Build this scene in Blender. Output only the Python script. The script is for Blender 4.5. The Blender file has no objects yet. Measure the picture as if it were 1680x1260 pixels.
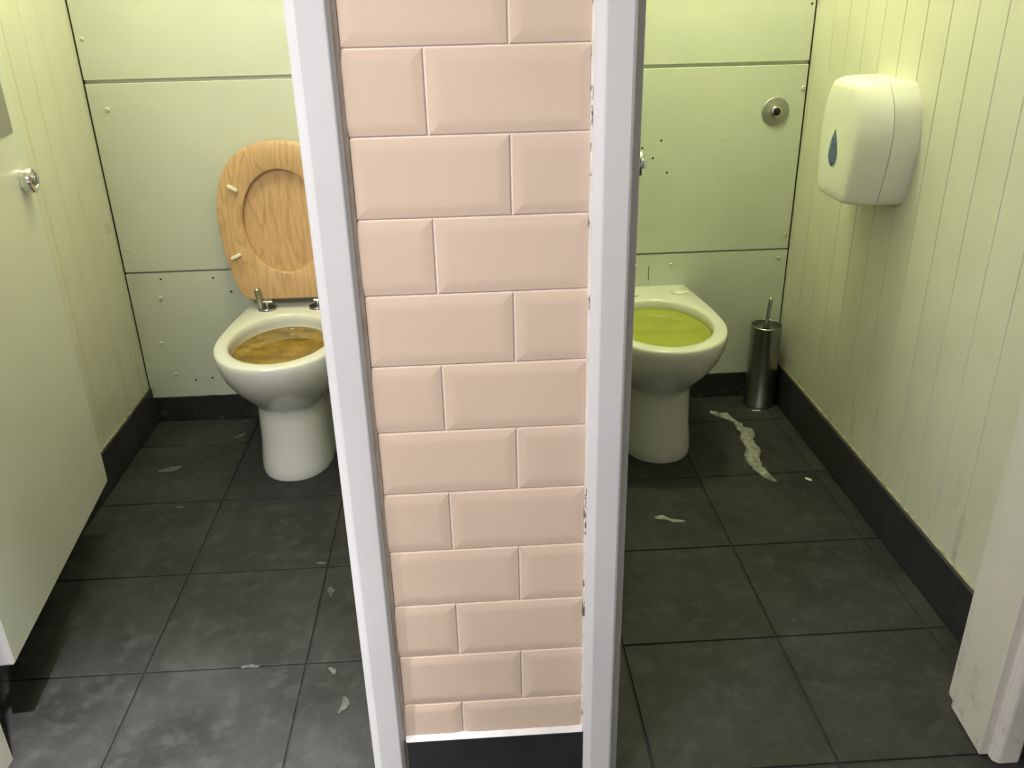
import bpy, bmesh, math, random
from mathutils import Vector, Matrix, noise as mnoise
random.seed(7)
S = bpy.context.scene
C = S.collection

# ------------------------------------------------------------------ camera
cd = bpy.data.cameras.new('camera')
cam = bpy.data.objects.new('camera', cd); C.objects.link(cam)
cam.location = (0.1576, -1.0917, 1.2820)
cam.rotation_mode = 'XYZ'
cam.rotation_euler = (1.1388, 0.0212, -0.0584)
cd.sensor_fit = 'HORIZONTAL'; cd.sensor_width = 36.0
cd.lens = 1420.43 / 1680 * 36.0
cd.clip_start = 0.02
S.camera = cam
# ------------------------------------------------------------------ world, exposure
w = bpy.data.worlds.new('world'); S.world = w; w.use_nodes = True
w.node_tree.nodes['Background'].inputs[0].default_value = (0.05, 0.05, 0.05, 1)
w.node_tree.nodes['Background'].inputs[1].default_value = 0.2
S.view_settings.view_transform = 'Standard'
S.view_settings.look = 'None'
S.view_settings.exposure = 0.0
S.view_settings.gamma = 1.0
S.view_settings.use_curve_mapping = False
# ------------------------------------------------------------------ lamps (fixtures are built in make_lamp)
LAMPS = [  # kind, label, position, size, strength, colour
    ('panel', 'square white ceiling light panel of the room in front of the cubicles', (-0.80, -1.20, 2.19), 0.60, 58.0, (1.0, 0.985, 0.985)),
    ('spot', 'small recessed downlight in the ceiling before the left cubicle', (-0.50, -0.27, 2.188), 0.05, 500.0, (1.0, 0.985, 1.0)),
    ('globe', 'round yellowish globe lamp over the left cubicle', (-0.42, 1.02, 2.085), 0.080, 106.0, (1.0, 0.985, 0.60)),
    ('globe', 'round yellowish globe lamp over the right cubicle', (0.72, 1.12, 2.085), 0.080, 122.0, (0.97, 1.0, 0.565)),
]

# ------------------------------------------------------------------ helpers
WL = {}      # world location of every object that parents others
def setp(o, label=None, cat=None, group=None, kind=None):
    if label: o['label'] = label
    if cat: o['category'] = cat
    if group: o['group'] = group
    if kind: o['kind'] = kind
    return o
def empty(name, loc, label=None, cat=None, group=None, kind=None):
    o = bpy.data.objects.new(name, None); C.objects.link(o)
    o.location = loc; o.empty_display_size = 0.05
    WL[o.name] = Vector(loc)
    return setp(o, label, cat, group, kind)
def put(name, me, mat, parent=None, loc=(0, 0, 0)):
    """link mesh data at a world location (no rotated parents anywhere)"""
    o = bpy.data.objects.new(name, me); C.objects.link(o)
    if mat is not None and len(me.materials) == 0: me.materials.append(mat)
    L = Vector(loc); WL[o.name] = L
    if parent is not None:
        o.parent = parent; o.location = L - WL[parent.name]
    else: o.location = L
    return o
def finish(name, bm, mat, parent=None, smooth=False, angle=40):
    """bmesh in world coordinates -> object whose origin is its bottom centre"""
    bmesh.ops.recalc_face_normals(bm, faces=bm.faces)
    lo = Vector((1e9,)*3); hi = Vector((-1e9,)*3)
    for v in bm.verts:
        for i in range(3):
            lo[i] = min(lo[i], v.co[i]); hi[i] = max(hi[i], v.co[i])
    org = Vector(((lo.x+hi.x)/2, (lo.y+hi.y)/2, lo.z))
    for v in bm.verts: v.co -= org
    if smooth:
        for f in bm.faces: f.smooth = True
        ca = math.radians(angle)
        for e in bm.edges:
            if len(e.link_faces) == 2 and e.calc_face_angle(0) > ca: e.smooth = False
    me = bpy.data.meshes.new(name); bm.to_mesh(me); bm.free()
    return put(name, me, mat, parent, org)
def b_box(bm, x0, x1, y0, y1, z0, z1, bev=0.0, seg=1):
    vs = [bm.verts.new(p) for p in ((x0,y0,z0),(x1,y0,z0),(x1,y1,z0),(x0,y1,z0),(x0,y0,z1),(x1,y0,z1),(x1,y1,z1),(x0,y1,z1))]
    fs = [bm.faces.new([vs[i] for i in f]) for f in ((3,2,1,0),(4,5,6,7),(0,1,5,4),(1,2,6,5),(2,3,7,6),(3,0,4,7))]
    if bev > 0:
        es = list({e for f in fs for e in f.edges})
        bmesh.ops.bevel(bm, geom=es, offset=bev, segments=seg, affect='EDGES', profile=0.5)
def box(name, mat, x0, x1, y0, y1, z0, z1, bev=0.0, parent=None, seg=1):
    bm = bmesh.new(); b_box(bm, x0, x1, y0, y1, z0, z1, bev, seg)
    return finish(name, bm, mat, parent, smooth=bev > 0 and seg > 1)
def b_prism(bm, pts, z0, z1, bev=0.0):
    lo = [bm.verts.new((x, y, z0)) for x, y in pts]; hi = [bm.verts.new((x, y, z1)) for x, y in pts]
    n = len(pts)
    bm.faces.new(lo[::-1]); bm.faces.new(hi)
    for i in range(n): bm.faces.new((lo[i], lo[(i+1) % n], hi[(i+1) % n], hi[i]))
def prism(name, mat, pts, z0, z1, parent=None):
    bm = bmesh.new(); b_prism(bm, pts, z0, z1)
    return finish(name, bm, mat, parent)
def b_loft(bm, rings, cap0=True, cap1=True, close=True):
    R = [[bm.verts.new(p) for p in r] for r in rings]
    n = len(R[0])
    for a, b in zip(R[:-1], R[1:]):
        for i in range(n if close else n-1):
            j = (i+1) % n
            try: bm.faces.new((a[i], a[j], b[j], b[i]))
            except ValueError: pass
    if cap0: bm.faces.new(R[0][::-1])
    if cap1: bm.faces.new(R[-1])
    return R
def b_lathe(bm, prof, origin, axis=(0, 0, 1), n=32):
    """prof: list of (radius, height) along axis"""
    A = Vector(axis).normalized()
    U = A.orthogonal().normalized(); V = A.cross(U)
    O = Vector(origin)
    rings = [[O + A*h + (U*math.cos(2*math.pi*i/n) + V*math.sin(2*math.pi*i/n))*max(r, 1e-5) for i in range(n)] for r, h in prof]
    b_loft(bm, rings)
def lathe(name, mat, prof, origin, axis=(0, 0, 1), n=32, parent=None, angle=35):
    bm = bmesh.new(); b_lathe(bm, prof, origin, axis, n)
    bmesh.ops.remove_doubles(bm, verts=bm.verts, dist=5e-5)
    return finish(name, bm, mat, parent, smooth=True, angle=angle)
def b_tube(bm, path, r, n=12):
    rings = []
    for k, p in enumerate(path):
        p = Vector(p)
        t = (Vector(path[min(k+1, len(path)-1)]) - Vector(path[max(k-1, 0)])).normalized()
        U = t.orthogonal().normalized(); V = t.cross(U)
        rr = r[k] if isinstance(r, (list, tuple)) else r
        rings.append([p + (U*math.cos(2*math.pi*i/n) + V*math.sin(2*math.pi*i/n))*rr for i in range(n)])
    b_loft(bm, rings)

# ------------------------------------------------------------------ materials
def mat(name, base, rough=0.5, metal=0.0, var=0.06, scale=8.0, bump=0.0, bscale=60.0, dirt=None, spec=0.5, coat=0.0, rvar=0.0, stretch=None, objvar=0.0):
    m = bpy.data.materials.new(name); m.use_nodes = True
    nt = m.node_tree; N = nt.nodes; L = nt.links
    bs = N['Principled BSDF']
    bs.inputs['Roughness'].default_value = rough; bs.inputs['Metallic'].default_value = metal
    bs.inputs['Specular IOR Level'].default_value = spec
    bs.inputs['Coat Weight'].default_value = coat; bs.inputs['Coat Roughness'].default_value = 0.06
    tc = N.new('ShaderNodeNewGeometry')
    src = tc.outputs['Position']
    if stretch:
        mp = N.new('ShaderNodeMapping'); mp.inputs['Scale'].default_value = stretch
        L.new(src, mp.inputs['Vector']); src = mp.outputs['Vector']
    nz = N.new('ShaderNodeTexNoise'); nz.inputs['Scale'].default_value = scale; nz.inputs['Detail'].default_value = 6
    L.new(src, nz.inputs['Vector'])
    mx = N.new('ShaderNodeMix'); mx.data_type = 'RGBA'
    b = Vector(base)
    mx.inputs[6].default_value = (*(b*(1-var)), 1); mx.inputs[7].default_value = (*[min(1, c*(1+var)) for c in b], 1)
    cr = N.new('ShaderNodeValToRGB'); cr.color_ramp.elements[0].position = 0.35; cr.color_ramp.elements[1].position = 0.65
    L.new(nz.outputs['Fac'], cr.inputs['Fac']); L.new(cr.outputs['Color'], mx.inputs[0])
    col = mx.outputs[2]
    if objvar > 0:
        oi = N.new('ShaderNodeObjectInfo')
        mr = N.new('ShaderNodeMapRange'); mr.inputs[3].default_value = 1-objvar; mr.inputs[4].default_value = 1+objvar
        L.new(oi.outputs['Random'], mr.inputs[0])
        vm = N.new('ShaderNodeVectorMath'); vm.operation = 'SCALE'
        L.new(col, vm.inputs[0]); L.new(mr.outputs[0], vm.inputs['Scale']); col = vm.outputs[0]
    for d in (dirt or []):
        # d: colour, noise scale, ramp lo, ramp hi, strength, optional (z_lo, z_hi) fade of real grime near the floor
        dn = N.new('ShaderNodeTexNoise'); dn.inputs['Scale'].default_value = d[1]; dn.inputs['Detail'].default_value = 8
        dn.inputs['Roughness'].default_value = 0.65
        if len(d) > 6:
            mp = N.new('ShaderNodeMapping'); mp.inputs['Scale'].default_value = d[6]
            L.new(tc.outputs['Position'], mp.inputs['Vector']); L.new(mp.outputs['Vector'], dn.inputs['Vector'])
        else: L.new(tc.outputs['Position'], dn.inputs['Vector'])
        rp = N.new('ShaderNodeMapRange'); rp.inputs[1].default_value = d[2]; rp.inputs[2].default_value = d[3]; rp.inputs[4].default_value = d[4]
        L.new(dn.outputs['Fac'], rp.inputs[0]); fac = rp.outputs[0]
        if len(d) > 5 and d[5]:
            sp = N.new('ShaderNodeSeparateXYZ'); L.new(tc.outputs['Position'], sp.inputs[0])
            zr = N.new('ShaderNodeMapRange'); zr.inputs[1].default_value = d[5][0]; zr.inputs[2].default_value = d[5][1]
            zr.inputs[3].default_value = 1; zr.inputs[4].default_value = 0
            L.new(sp.outputs[2], zr.inputs[0])
            mu = N.new('ShaderNodeMath'); mu.operation = 'MULTIPLY'; L.new(fac, mu.inputs[0]); L.new(zr.outputs[0], mu.inputs[1]); fac = mu.outputs[0]
        dx = N.new('ShaderNodeMix'); dx.data_type = 'RGBA'
        L.new(fac, dx.inputs[0]); L.new(col, dx.inputs[6]); dx.inputs[7].default_value = (*d[0], 1); col = dx.outputs[2]
    L.new(col, bs.inputs['Base Color'])
    if rvar > 0:
        rr = N.new('ShaderNodeMapRange'); rr.inputs[3].default_value = max(0, rough-rvar); rr.inputs[4].default_value = rough+rvar
        L.new(nz.outputs['Fac'], rr.inputs[0]); L.new(rr.outputs[0], bs.inputs['Roughness'])
    if bump > 0:
        bn = N.new('ShaderNodeTexNoise'); bn.inputs['Scale'].default_value = bscale; bn.inputs['Detail'].default_value = 4
        L.new(src, bn.inputs['Vector'])
        bp = N.new('ShaderNodeBump'); bp.inputs['Strength'].default_value = bump; bp.inputs['Distance'].default_value = 0.002
        L.new(bn.outputs['Fac'], bp.inputs['Height']); L.new(bp.outputs['Normal'], bs.inputs['Normal'])
    return m
def wood(name):
    m = bpy.data.materials.new(name); m.use_nodes = True
    nt = m.node_tree; N = nt.nodes; L = nt.links; bs = N['Principled BSDF']
    bs.inputs['Roughness'].default_value = 0.38
    g = N.new('ShaderNodeNewGeometry'); oi = N.new('ShaderNodeObjectInfo')
    ad = N.new('ShaderNodeVectorMath'); ad.operation = 'ADD'
    L.new(g.outputs['Position'], ad.inputs[0]); L.new(oi.outputs['Random'], ad.inputs[1])
    mp = N.new('ShaderNodeMapping'); mp.inputs['Scale'].default_value = (1.0, 1.0, 0.16)
    L.new(ad.outputs[0], mp.inputs['Vector'])
    n1 = N.new('ShaderNodeTexNoise'); n1.inputs['Scale'].default_value = 9; n1.inputs['Detail'].default_value = 3; n1.inputs['Distortion'].default_value = 0.4
    L.new(mp.outputs[0], n1.inputs['Vector'])
    mu = N.new('ShaderNodeMath'); mu.operation = 'MULTIPLY'; mu.inputs[1].default_value = 11
    L.new(n1.outputs['Fac'], mu.inputs[0])
    fr = N.new('ShaderNodeMath'); fr.operation = 'FRACT'; L.new(mu.outputs[0], fr.inputs[0])
    r1 = N.new('ShaderNodeValToRGB')
    e = r1.color_ramp.elements
    e[0].position = 0.0; e[0].color = (0.52, 0.31, 0.145, 1)
    e[1].position = 0.30; e[1].color = (0.655, 0.415, 0.215, 1)
    e2 = e.new(0.85); e2.color = (0.63, 0.395, 0.20, 1)
    e3 = e.new(1.0); e3.color = (0.56, 0.34, 0.165, 1)
    L.new(fr.outputs[0], r1.inputs['Fac'])
    n2 = N.new('ShaderNodeTexNoise'); n2.inputs['Scale'].default_value = 240; n2.inputs['Detail'].default_value = 2
    mp2 = N.new('ShaderNodeMapping'); mp2.inputs['Scale'].default_value = (1.0, 1.0, 0.03)
    L.new(ad.outputs[0], mp2.inputs['Vector']); L.new(mp2.outputs[0], n2.inputs['Vector'])
    r2 = N.new('ShaderNodeMapRange'); r2.inputs[1].default_value = 0.35; r2.inputs[2].default_value = 0.7; r2.inputs[3].default_value = 0.90; r2.inputs[4].default_value = 1.06
    L.new(n2.outputs['Fac'], r2.inputs[0])
    vm = N.new('ShaderNodeVectorMath'); vm.operation = 'SCALE'
    L.new(r1.outputs['Color'], vm.inputs[0]); L.new(r2.outputs[0], vm.inputs['Scale'])
    L.new(vm.outputs[0], bs.inputs['Base Color'])
    return m
def emis(name, col, s):
    m = bpy.data.materials.new(name); m.use_nodes = True
    bs = m.node_tree.nodes['Principled BSDF']
    bs.inputs['Base Color'].default_value = (0.8, 0.8, 0.8, 1)
    bs.inputs['Emission Color'].default_value = (*col, 1); bs.inputs['Emission Strength'].default_value = s
    return m
GRIME = (0.20, 0.17, 0.11)
M = {}
M['gloss_white'] = mat('gloss_white_paint', (0.69, 0.68, 0.695), 0.34, var=0.03, scale=5, bump=0.12, bscale=45, dirt=[((0.25, 0.23, 0.21), 30, 0.66, 0.74, 0.5, (0.0, 0.5))])
M['post_white'] = mat('worn_white_paint', (0.66, 0.635, 0.57), 0.36, var=0.04, scale=5, bump=0.15, bscale=45, dirt=[((0.16, 0.14, 0.12), 24, 0.52, 0.75, 0.75, (0.0, 0.22)), ((0.30, 0.27, 0.22), 18, 0.6, 0.72, 0.4, (0.0, 0.6))])
M['panel'] = mat('panel_paint', (0.63, 0.66, 0.575), 0.36, var=0.03, scale=4, bump=0.10, bscale=55, rvar=0.06, dirt=[((0.10, 0.09, 0.07), 60, 0.70, 0.76, 0.7, (0.08, 0.30)), ((0.78, 0.78, 0.72), 6, 0.62, 0.70, 0.35)])
M['board'] = mat('board_paint', (0.63, 0.63, 0.52), 0.30, var=0.03, scale=5, bump=0.10, bscale=40, rvar=0.06, dirt=[(GRIME, 22, 0.55, 0.80, 0.8, (0.10, 0.42), (1, 1, 0.25)), (GRIME, 14, 0.66, 0.80, 0.35, (0.2, 1.2), (1, 1, 0.2))])
M['door'] = mat('door_paint', (0.63, 0.645, 0.565), 0.32, var=0.03, scale=3, bump=0.10, bscale=45)
M['plaster'] = mat('plaster', (0.66, 0.64, 0.62), 0.7, var=0.03)
M['ceil'] = mat('ceiling_paint', (0.78, 0.78, 0.76), 0.8, var=0.02)
M['metro'] = mat('pink_glaze', (0.755, 0.590, 0.470), 0.16, var=0.015, scale=6, bump=0.03, bscale=14, objvar=0.015)
M['grout'] = mat('pale_grout', (0.86, 0.75, 0.69), 0.8, var=0.08, scale=30)
M['caulk'] = mat('caulk', (0.66, 0.58, 0.52), 0.6, var=0.12, scale=40)
M['caulk_white'] = mat('caulk_white', (0.74, 0.70, 0.68), 0.4, var=0.06, scale=40)
M['caulk_chipped'] = mat('caulk_chipped', (0.72, 0.67, 0.64), 0.5, var=0.1, scale=40, dirt=[((0.05, 0.04, 0.035), 45, 0.55, 0.60, 0.9, None, (1, 1, 0.5))])
M['caulk_dirty'] = mat('caulk_dirty', (0.26, 0.23, 0.16), 0.6, var=0.4, scale=40, dirt=[((0.06, 0.05, 0.04), 35, 0.55, 0.66, 0.85)])
M['skirt'] = mat('charcoal_skirting_tile', (0.026, 0.026, 0.028), 0.42, var=0.15, scale=12, bump=0.06, bscale=200)
M['skirt_dirty'] = mat('charcoal_skirting_dirty', (0.025, 0.0245, 0.022), 0.45, var=0.2, scale=12, dirt=[((0.17, 0.165, 0.13), 22, 0.55, 0.66, 0.6, (0.0, 0.07))])
M['floor'] = mat('charcoal_floor_tile', (0.029, 0.0288, 0.0290), 0.55, spec=0.22, var=0.30, scale=6, bump=0.35, bscale=70, rvar=0.08, objvar=0.06,
                 dirt=[((0.015, 0.015, 0.0145), 12, 0.52, 0.70, 0.7), ((0.075, 0.075, 0.074), 24, 0.50, 0.76, 0.6), ((0.085, 0.085, 0.083), 5, 0.55, 0.75, 0.35), ((0.010, 0.010, 0.010), 70, 0.62, 0.70, 0.7), ((0.22, 0.22, 0.21), 19, 0.72, 0.76, 0.55)])
M['floor_grout'] = mat('dark_grout', (0.016, 0.016, 0.015), 0.8, var=0.2, scale=30)
M['ceramic'] = mat('vitreous_china', (0.72, 0.72, 0.66), 0.10, var=0.02, scale=6, coat=0.4, dirt=[((0.35, 0.28, 0.14), 40, 0.74, 0.78, 0.6)])
M['silicone'] = mat('silicone', (0.74, 0.74, 0.62), 0.5, var=0.1, scale=60)
M['oak'] = wood('oak_veneer')
M['chrome'] = mat('chrome', (0.78, 0.78, 0.78), 0.12, 1.0, var=0.05)
M['chrome_dull'] = mat('dull_chrome', (0.42, 0.42, 0.40), 0.28, 1.0, var=0.1)
M['steel'] = mat('brushed_steel', (0.36, 0.36, 0.35), 0.30, 1.0, var=0.06, scale=30, stretch=(1, 1, 8))
M['plate'] = mat('satin_plate', (0.42, 0.42, 0.40), 0.45, 1.0, var=0.05)
M['black'] = mat('black_plastic', (0.010, 0.010, 0.010), 0.25, var=0.1)
M['buffer'] = mat('cream_plastic', (0.76, 0.74, 0.60), 0.4, var=0.03)
M['abs'] = mat('white_plastic', (0.82, 0.82, 0.77), 0.34, var=0.015, scale=4, bump=0.03, bscale=200)
M['blue'] = mat('blue_window', (0.022, 0.065, 0.22), 0.12, var=0.3, scale=30, coat=0.6)
M['paper'] = mat('tissue_paper', (0.80, 0.80, 0.76), 0.85, var=0.06, scale=60, bump=0.2, bscale=200)
M['trodden'] = mat('trodden_paper', (0.085, 0.085, 0.080), 0.6, var=0.45, scale=90, bump=0.2, bscale=200)
M['paper_wet'] = mat('damp_tissue', (0.27, 0.27, 0.25), 0.5, var=0.35, scale=60, bump=0.2, bscale=200)
M['brown'] = mat('brown_water', (0.23, 0.145, 0.018), 0.05, var=0.30, scale=22, dirt=[((0.10, 0.065, 0.012), 30, 0.58, 0.70, 0.6), ((0.42, 0.31, 0.09), 70, 0.66, 0.72, 0.6)], bump=0.02, bscale=20)
M['yellow'] = mat('yellow_water', (0.34, 0.36, 0.035), 0.05, var=0.10, scale=7)
M['screw'] = mat('painted_screw', (0.70, 0.71, 0.62), 0.35, var=0.05)
M['hole'] = mat('dark_screw_hole', (0.03, 0.028, 0.022), 0.6, var=0.1)
M['bristle'] = mat('bristle', (0.55, 0.55, 0.52), 0.7, var=0.2, scale=200)

# ------------------------------------------------------------------ dimensions
XL, XR, YB = -0.895, 1.172, 1.520        # face of boards left, right, face of back panels
SL, SR, SB = -0.884, 1.159, 1.515        # face of the skirting tiles
ZC = 2.2
FX0, FX1, FY0 = -1.70, 2.10, -3.0        # room in front of the cubicles

# ------------------------------------------------------------------ floor with single tiles
fl = box('floor', M['floor_grout'], FX0, FX1, FY0, 1.60, -0.10, -0.0035)
setp(fl, 'charcoal square floor tiles laid through both cubicles and in front', 'floor', kind='structure')
T = 0.3333; GX, GY = 0.7826, 0.6681; GAP = 0.0022
def tile_mesh(w, d):
    bm = bmesh.new(); b_box(bm, -w/2, w/2, -d/2, d/2, -0.008, 0.0, 0.0012)
    me = bpy.data.meshes.new('tile'); bm.to_mesh(me); bm.free(); me.materials.append(M['floor']); return me
tcache = {}
for j in range(-11, 4):
    y0, y1 = GY + j*T, GY + (j+1)*T
    for i in range(-8, 5):
        x0, x1 = GX + i*T, GX + (i+1)*T
        a, b = (SL, SR) if j >= -2 else (FX0, FX1)
        cx0, cx1 = max(x0, a), min(x1, b); cy0, cy1 = max(y0, FY0), min(y1, SB)
        if cx1-cx0 < 0.015 or cy1-cy0 < 0.015: continue
        wd, dp = round(cx1-cx0-2*GAP, 4), round(cy1-cy0-2*GAP, 4)
        if (wd, dp) not in tcache: tcache[(wd, dp)] = tile_mesh(wd, dp)
        put('tile', tcache[(wd, dp)], None, fl, ((cx0+cx1)/2, (cy0+cy1)/2, 0.0))

# ------------------------------------------------------------------ ceiling and outer shell
setp(box('ceiling', M['ceil'], FX0-0.1, FX1+0.1, FY0-0.1, 1.66, ZC, ZC+0.1), 'plain white ceiling over the cubicles and the room', 'ceiling', kind='structure')
setp(box('wall_behind', M['plaster'], FX0-0.1, FX1+0.1, FY0-0.1, FY0, 0, ZC), 'plain plaster wall of the room facing the cubicles', 'wall', kind='structure')
setp(box('wall_far_left', M['plaster'], FX0-0.1, FX0, FY0, 0.0, 0, ZC), 'plain plaster side wall of the room, left', 'wall', kind='structure')
setp(box('wall_far_right', M['plaster'], FX1, FX1+0.1, FY0, 0.0, 0, ZC), 'plain plaster side wall of the room, right', 'wall', kind='structure')
ob = box('wall_front_left', M['plaster'], FX0-0.1, -0.765, 0.0, 0.10, 0, ZC)
setp(ob, 'plaster front wall left of the left cubicle doorway', 'wall', kind='structure')
ob = box('wall_front_right', M['plaster'], 1.108, FX1+0.1, 0.0, 0.10, 0, ZC)
setp(ob, 'plaster front wall right of the right cubicle doorway', 'wall', kind='structure')
bm = bmesh.new(); b_box(bm, -0.765, -0.03, 0.0, 0.10, 2.02, ZC)
setp(finish('wall_over_left', bm, M['plaster']), 'wall over the left cubicle doorway', 'wall', kind='structure')
bm = bmesh.new(); b_box(bm, 0.37, 1.108, 0.0, 0.10, 2.02, ZC)
setp(finish('wall_over_right', bm, M['plaster']), 'wall over the right cubicle doorway', 'wall', kind='structure')

# ------------------------------------------------------------------ back wall: panels with screws
wb = box('wall_back', M['panel'], XL-0.1, XR+0.1, YB+0.012, 1.65, 0, ZC)
setp(wb, 'pale green back wall of the cubicles made of painted panels', 'wall', kind='structure')
ZP = [(0.084, 0.5025), (0.5080, 1.0550), (1.0650, 1.620), (1.630, ZC)]
panels = {}
for side, (xa, xb) in (('L', (XL+0.0045, 0.010)), ('R', (0.340, XR-0.0045))):
    for k, (za, zb) in enumerate(ZP):
        bm = bmesh.new()
        if k == 0:   # ragged painted bottom edge
            n = 60; fr_ = []; bk = []
            low = [za + 0.0025*mnoise.noise(Vector((i*0.35, 7.0 if side == 'L' else 3.0, 0))) for i in range(n+1)]
            pts = [(xa + (xb-xa)*i/n, low[i]) for i in range(n+1)] + [(xb, zb), (xa, zb)]
            f0 = [bm.verts.new((x, YB, z)) for x, z in pts]; f1 = [bm.verts.new((x, YB+0.012, z)) for x, z in pts]
            bm.faces.new(f0); bm.faces.new(f1[::-1])
            for i in range(len(pts)): bm.faces.new((f0[i], f0[(i+1) % len(pts)], f1[(i+1) % len(pts)], f1[i]))
        else:
            b_box(bm, xa, xb, YB, YB+0.012, za, zb, 0.0012)
        panels[(side, k)] = finish('panel', bm, M['panel'], wb)
def screw_mesh(name, m, r, h, dent):
    bm = bmesh.new()
    b_lathe(bm, [(r, 0), (r*0.95, h*0.5), (r*0.7, h*0.9), (r*0.35, h), (r*0.3, h-dent), (0.00001, h-dent)], (0, 0, 0), (0, -1, 0), 14)
    for f in bm.faces: f.smooth = True
    me = bpy.data.meshes.new(name); bm.to_mesh(me); bm.free(); me.materials.append(m); return me
SC = screw_mesh('screw', M['screw'], 0.0070, 0.0045, 0.0028)
SCs = screw_mesh('screw', M['screw'], 0.0050, 0.0032, 0.0020)
HO = screw_mesh('screw_hole', M['hole'], 0.0034, 0.0006, 0.0003)
for s, k, x, z, me in [('L', 1, -0.843, 0.9855, SC), ('L', 2, -0.871, 1.1725, SCs), ('L', 1, -0.868, 0.5795, SCs), ('L', 0, -0.800, 0.421, SC),
                       ('L', 0, -0.789, 0.483, HO), ('L', 0, -0.630, 0.481, HO), ('L', 0, -0.582, 0.435, HO), ('L', 0, -0.826, 0.273, SCs),
                       ('L', 0, -0.740, 0.141, HO), ('L', 0, -0.687, 0.146, HO), ('L', 0, -0.800, 0.165, SCs),
                       ('R', 1, 1.159, 0.989, SC), ('R', 2, 1.157, 1.216, HO), ('R', 1, 1.154, 0.552, SCs), ('R', 0, 1.140, 0.478, SCs), ('R', 0, 0.796, 0.467, SC), ('R', 0, 0.688, 0.468, SCs),
                       ('R', 1, 0.746, 0.852, HO), ('R', 1, 0.690, 0.832, HO), ('R', 1, 0.723, 0.801, HO), ('R', 1, 0.768, 0.757, HO)]:
    put('screw' if me is not HO else 'screw_hole', me, None, panels[(s, k)], (x, YB, z))
# filled knockout in the right middle panel, hairline crack over the right pan
lathe('filled_hole', M['panel'], [(0.0145, 0), (0.0135, 0.0010), (0.011, 0.0014), (0.0, 0.0010)], (0.936, YB, 0.862), (0, -1, 0), 20, panels[('R', 1)])
bm = bmesh.new(); b_box(bm, 0.7255, 0.7275, YB-0.0006, YB+0.001, 0.418, 0.466); finish('crack', bm, M['hole'], panels[('R', 0)])
for xa, xb in ((XL, XL+0.0042), (XR-0.0042, XR)):
    bm = bmesh.new(); n = 80; rings = []
    for i in range(n+1):
        z = 0.09 + (ZC-0.09)*i/n; q = 0.7+0.6*mnoise.noise(Vector((xa*5, z*9, 2.0)))
        q = min(1, max(0.25, q)); xo = xa if xa < 0 else xb; sg = 1 if xa < 0 else -1
        rings.append([(xo, YB+0.011, z), (xo, YB+0.0015, z), (xo+sg*0.0042*q, YB+0.0015, z), (xo+sg*0.0042*q, YB+0.011, z)])
    b_loft(bm, rings); finish('corner_gap', bm, M['hole'], wb)
bb = setp(box('baseboard_back', M['skirt_dirty'], SL, SR, SB, YB+0.012, 0, 0.0835), 'low charcoal tile skirting under the back panels', 'baseboard', kind='structure')

# ------------------------------------------------------------------ side walls: single boards
def board_mesh():
    w, t, c = 0.1-0.0022, 0.0035, 0.0012
    bm = bmesh.new()
    pts = [(-t, -w/2), (-c, -w/2), (0, -w/2+c), (0, w/2-c), (-c, w/2), (-t, w/2)]
    b_prism(bm, pts, 0, ZC)
    bmesh.ops.recalc_face_normals(bm, faces=bm.faces)
    me = bpy.data.meshes.new('board'); bm.to_mesh(me); bm.free(); me.materials.append(M['board']); return me
BM = board_mesh()
def cut_board(y0, y1, sgn, X, parent):
    c, t = 0.0022, 0.010
    bm = bmesh.new(); pts = [(-t, y0), (0, y0), (0, y1-c), (-c, y1), (-t, y1)]
    b_prism(bm, [(X + sgn*x, y) for x, y in pts], 0, ZC)
    finish('board', bm, M['board'], parent)
M['groove'] = mat('groove_grime', (0.40, 0.37, 0.27), 0.6, var=0.2, scale=20, dirt=[((0.10, 0.085, 0.06), 9, 0.35, 0.7, 0.9, (0.1, 0.9), (1, 1, 0.5))])
wr = setp(box('wall_right', M['groove'], XR+0.0035, XR+0.1, 0.145, YB+0.012, 0, ZC), 'cream tongue and groove boarded wall of the right cubicle', 'wall', kind='structure')
wl = setp(box('wall_left', M['groove'], XL-0.1, XL-0.0035, 0.10, YB+0.012, 0, ZC), 'cream tongue and groove boarded wall of the left cubicle', 'wall', kind='structure')
for k in range(13):
    y = 0.239 + 0.1*k          # board centres; grooves at 0.189, 0.289 ...
    if y + 0.05 < 1.515:
        o = put('board', BM, None, wr, (XR, y, 0)); o.rotation_euler = (0, 0, math.pi)
for k in range(14):
    y = 0.185 + 0.1*k + 0.002
    if y + 0.05 < 1.515:
        o = put('board', BM, None, wl, (XL, y, 0))
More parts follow.
